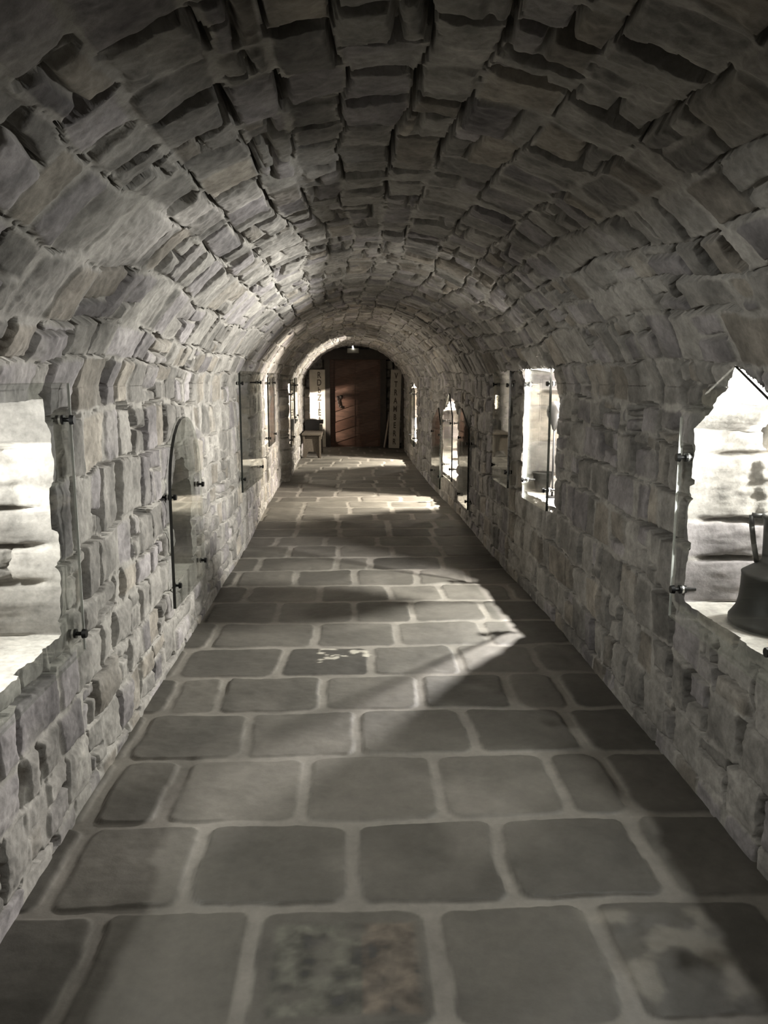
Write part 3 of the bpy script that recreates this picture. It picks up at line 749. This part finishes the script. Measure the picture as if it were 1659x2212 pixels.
# ------------------------------------------------------------------ vessels in the niches
jg = thing('bronze_jug', 'large dark metal jug with a ringed neck standing in the pointed niche', 'jug', (1.50, 2.68, 0.695), math.radians(0))
bm = bmesh.new()
prof = [(0, 0), (0.172, 0.0), (0.180, 0.006), (0.180, 0.022), (0.170, 0.036), (0.158, 0.055), (0.150, 0.085), (0.146, 0.13), (0.145, 0.175), (0.147, 0.182), (0.138, 0.188),
        (0.112, 0.205), (0.088, 0.222), (0.083, 0.235), (0.084, 0.30), (0.086, 0.372), (0.092, 0.376), (0.094, 0.384), (0.088, 0.390), (0.078, 0.386), (0.076, 0.30), (0.07, 0.2), (0, 0.19)]
lathe(bm, prof, 64); obj('body', bm, M_IRON, jg, smooth=True)
bm = bmesh.new()
for a in (math.radians(150),):
    ca, sa = math.cos(a), math.sin(a)
    pts = [(0.090, 0.378), (0.125, 0.380), (0.122, 0.34), (0.112, 0.28), (0.098, 0.215)]
    for p, q in zip(pts, pts[1:]): cyl(bm, (p[0] * ca, p[0] * sa, p[1]), (q[0] * ca, q[0] * sa, q[1]), 0.009, 0.009, 10)
obj('handle', bm, M_IRON, jg, smooth=True)
pt = thing('small_pot', 'small dark flared pot on the sill of the tall bright niche', 'pot', (1.37, 5.78, 0.735))
bm = bmesh.new(); lathe(bm, [(0, 0), (0.045, 0), (0.05, 0.01), (0.07, 0.12), (0.076, 0.135), (0.069, 0.135), (0.044, 0.02), (0, 0.02)], 32); obj('body', bm, M_IRON, pt, smooth=True)
bm = bmesh.new(); lathe(bm, [(0.073, 0.128), (0.079, 0.132), (0.079, 0.138), (0.073, 0.140), (0.073, 0.128)], 32); obj('rim', bm, M_IRON, pt, smooth=True)

ds = thing('display_stand', 'slim black stand with a dark rounded head in the tall bright niche', 'stand', (1.36, 5.45, 0.735))
bm = bmesh.new(); cyl(bm, (0, 0, 0), (0, 0, 0.012), 0.045, 0.042, 24); obj('foot', bm, M_BLACK, ds, bevel=0.002)
bm = bmesh.new(); cyl(bm, (0, 0, 0.01), (0, 0, 0.48), 0.007, 0.006, 12); obj('post', bm, M_BLACK, ds, smooth=True)
bm = bmesh.new(); lathe(bm, [(0, 0.0), (0.012, 0.005), (0.03, 0.06), (0.052, 0.10), (0.055, 0.13), (0.046, 0.165), (0.025, 0.19), (0, 0.198)], 28, (0, 0, 0.46)); obj('head', bm, M_IRON, ds, smooth=True)

# ------------------------------------------------------------------ light: hidden lamps in the niches, with added fill lights
def lamp(name, kind, loc, power, color=(1, 0.95, 0.88), r=0.03, aim=None, size=None, blend=0.3):
    L = bpy.data.lights.new(name, kind); L.energy = power; L.color = color; L.shadow_soft_size = r
    o = bpy.data.objects.new(name, L); COL.objects.link(o); o.location = loc
    if kind == 'SPOT':
        L.spot_size = math.radians(size); L.spot_blend = blend
    if aim is not None:
        o.rotation_euler = (Vector(aim) - Vector(loc)).to_track_quat('-Z', 'Y').to_euler()
    return o
COOL = (1.0, 0.985, 0.95); WARM = (1.0, 0.90, 0.78)
def niche_lamp_or_fill(nm, p, dx, dy=0.0, dz=0.16, color=COOL, r=0.03):
    N = [n for n in NICHES if n['n'] == nm][0]; sd = N['side']
    y = (N['y0'] + N['y1']) / 2 + dy; x = float((x_left if sd < 0 else x_right)(y)) + sd * dx
    lamp('niche_lamp_or_fill', 'POINT', (x, y, N['z1'] - dz), p, color, r)
def accent(nm, loc, power, aim, cone, fill, color, blend=0.25, r=0.02, fo=(0.0, -0.24, -0.30)):
    lamp('niche_lamp_or_fill', 'SPOT', loc, power, color, r, aim, cone, blend=blend)
    lamp('niche_lamp_or_fill', 'POINT', (loc[0] + fo[0], loc[1] + fo[1], loc[2] + fo[2]), fill, color, 0.03)  # fill light added beside the lamp to brighten the niche stone
def shade(label, loc, side, half_deg, L=0.12):  # unseen flaps added round a lamp to narrow its fan of light
    """added black shade, two flaps and a back plate, that narrows the niche light"""
    t = thing('added_light_shade', label, 'light shade', loc, 0, 'light shades added in the niches')
    a = L * math.tan(math.radians(half_deg))
    for sy in (-1, 1):
        bm = bmesh.new(); box(bm, (-side * (L / 2 - 0.01), sy * (a + 0.003), 0), (L + 0.02, 0.004, 0.30)); obj('side_flap', bm, M_BLACK, t)
    bm = bmesh.new(); box(bm, (side * 0.045, 0, 0), (0.03, 2 * a + 0.012, 0.30)); obj('housing', bm, M_BLACK, t)
accent('R1', (1.56, 2.60, 1.43), 20, (-1.0, 2.6, 0.9), 140, 9.0, COOL, 0.6, fo=(0.22, 0.20, -0.08))
accent('R2', (1.56, 5.45, 1.47), 150, (-1.0, 4.6, 0.9), 142, 9.0, (1, 0.96, 0.91), 0.3)
accent('R5', (1.48, 10.05, 1.10), 230, (-1.0, 10.15, 0.5), 150, 6.0, WARM, 0.4, fo=(0.06, -0.40, -0.15))
accent('R7', (1.38, 14.95, 1.20), 220, (-1.0, 14.95, 0.4), 150, 8.0, WARM, 0.4, fo=(0.06, -0.45, -0.15))
accent('L1', (-1.34, 2.2, 1.38), 14, (1.3, 2.4, 1.0), 150, 4.0, COOL, 0.6, fo=(-0.06, 0.12, -0.02))
accent('L4', (-1.34, 10.1, 1.40), 14, (1.1, 10.3, 0.9), 140, 1.5, WARM, 0.4)
accent('L5', (-1.26, 12.55, 1.32), 12, (1.1, 12.9, 0.8), 140, 2.0, WARM, 0.4)
lamp('niche_lamp_or_fill', 'SPOT', (-1.40, 17.47, 1.11), 60, WARM, 0.02, (0.3, 18.3, 0.8), 150, blend=0.3)
shade('small black light shade added inside the slim bright slit between the dark panels', (1.48, 10.05, 1.10), 1, 31)
shade('small black light shade added inside the last bright slit before the door', (1.38, 14.95, 1.20), 1, 34)

w = bpy.data.worlds.new('World'); SC.world = w; w.use_nodes = True
w.node_tree.nodes['Background'].inputs['Color'].default_value = (0, 0, 0, 1)

# ------------------------------------------------------------------ camera
F_PX, W_PX, H_PX = 1750.0, 1659.0, 2212.0
VPX, VPY = 762.0, 815.0
p = math.atan((H_PX / 2 - VPY) / F_PX); q = math.atan((W_PX / 2 - VPX) / math.hypot(F_PX, H_PX / 2 - VPY))
f = Vector((math.sin(q) * math.cos(p), math.cos(q) * math.cos(p), -math.sin(p)))
cam = bpy.data.cameras.new('Camera'); co = bpy.data.objects.new('Camera', cam); COL.objects.link(co)
co.location = (0, 0, H_EYE); co.rotation_euler = f.to_track_quat('-Z', 'Y').to_euler()
cam.sensor_fit = 'VERTICAL'; cam.sensor_height = 24.0; cam.lens = F_PX / H_PX * 24.0; cam.clip_start = 0.02
SC.camera = co

# ------------------------------------------------------------------ look
SC.view_settings.view_transform = 'Standard'; SC.view_settings.look = 'None'
SC.view_settings.exposure = 2.05; SC.view_settings.gamma = 1.0; SC.view_settings.use_curve_mapping = False
cy = SC.cycles
cy.max_bounces = 8; cy.diffuse_bounces = 4; cy.glossy_bounces = 4; cy.transparent_max_bounces = 12
cy.use_denoising = True; cy.sample_clamp_indirect = 4.0; cy.caustics_reflective = False; cy.caustics_refractive = False
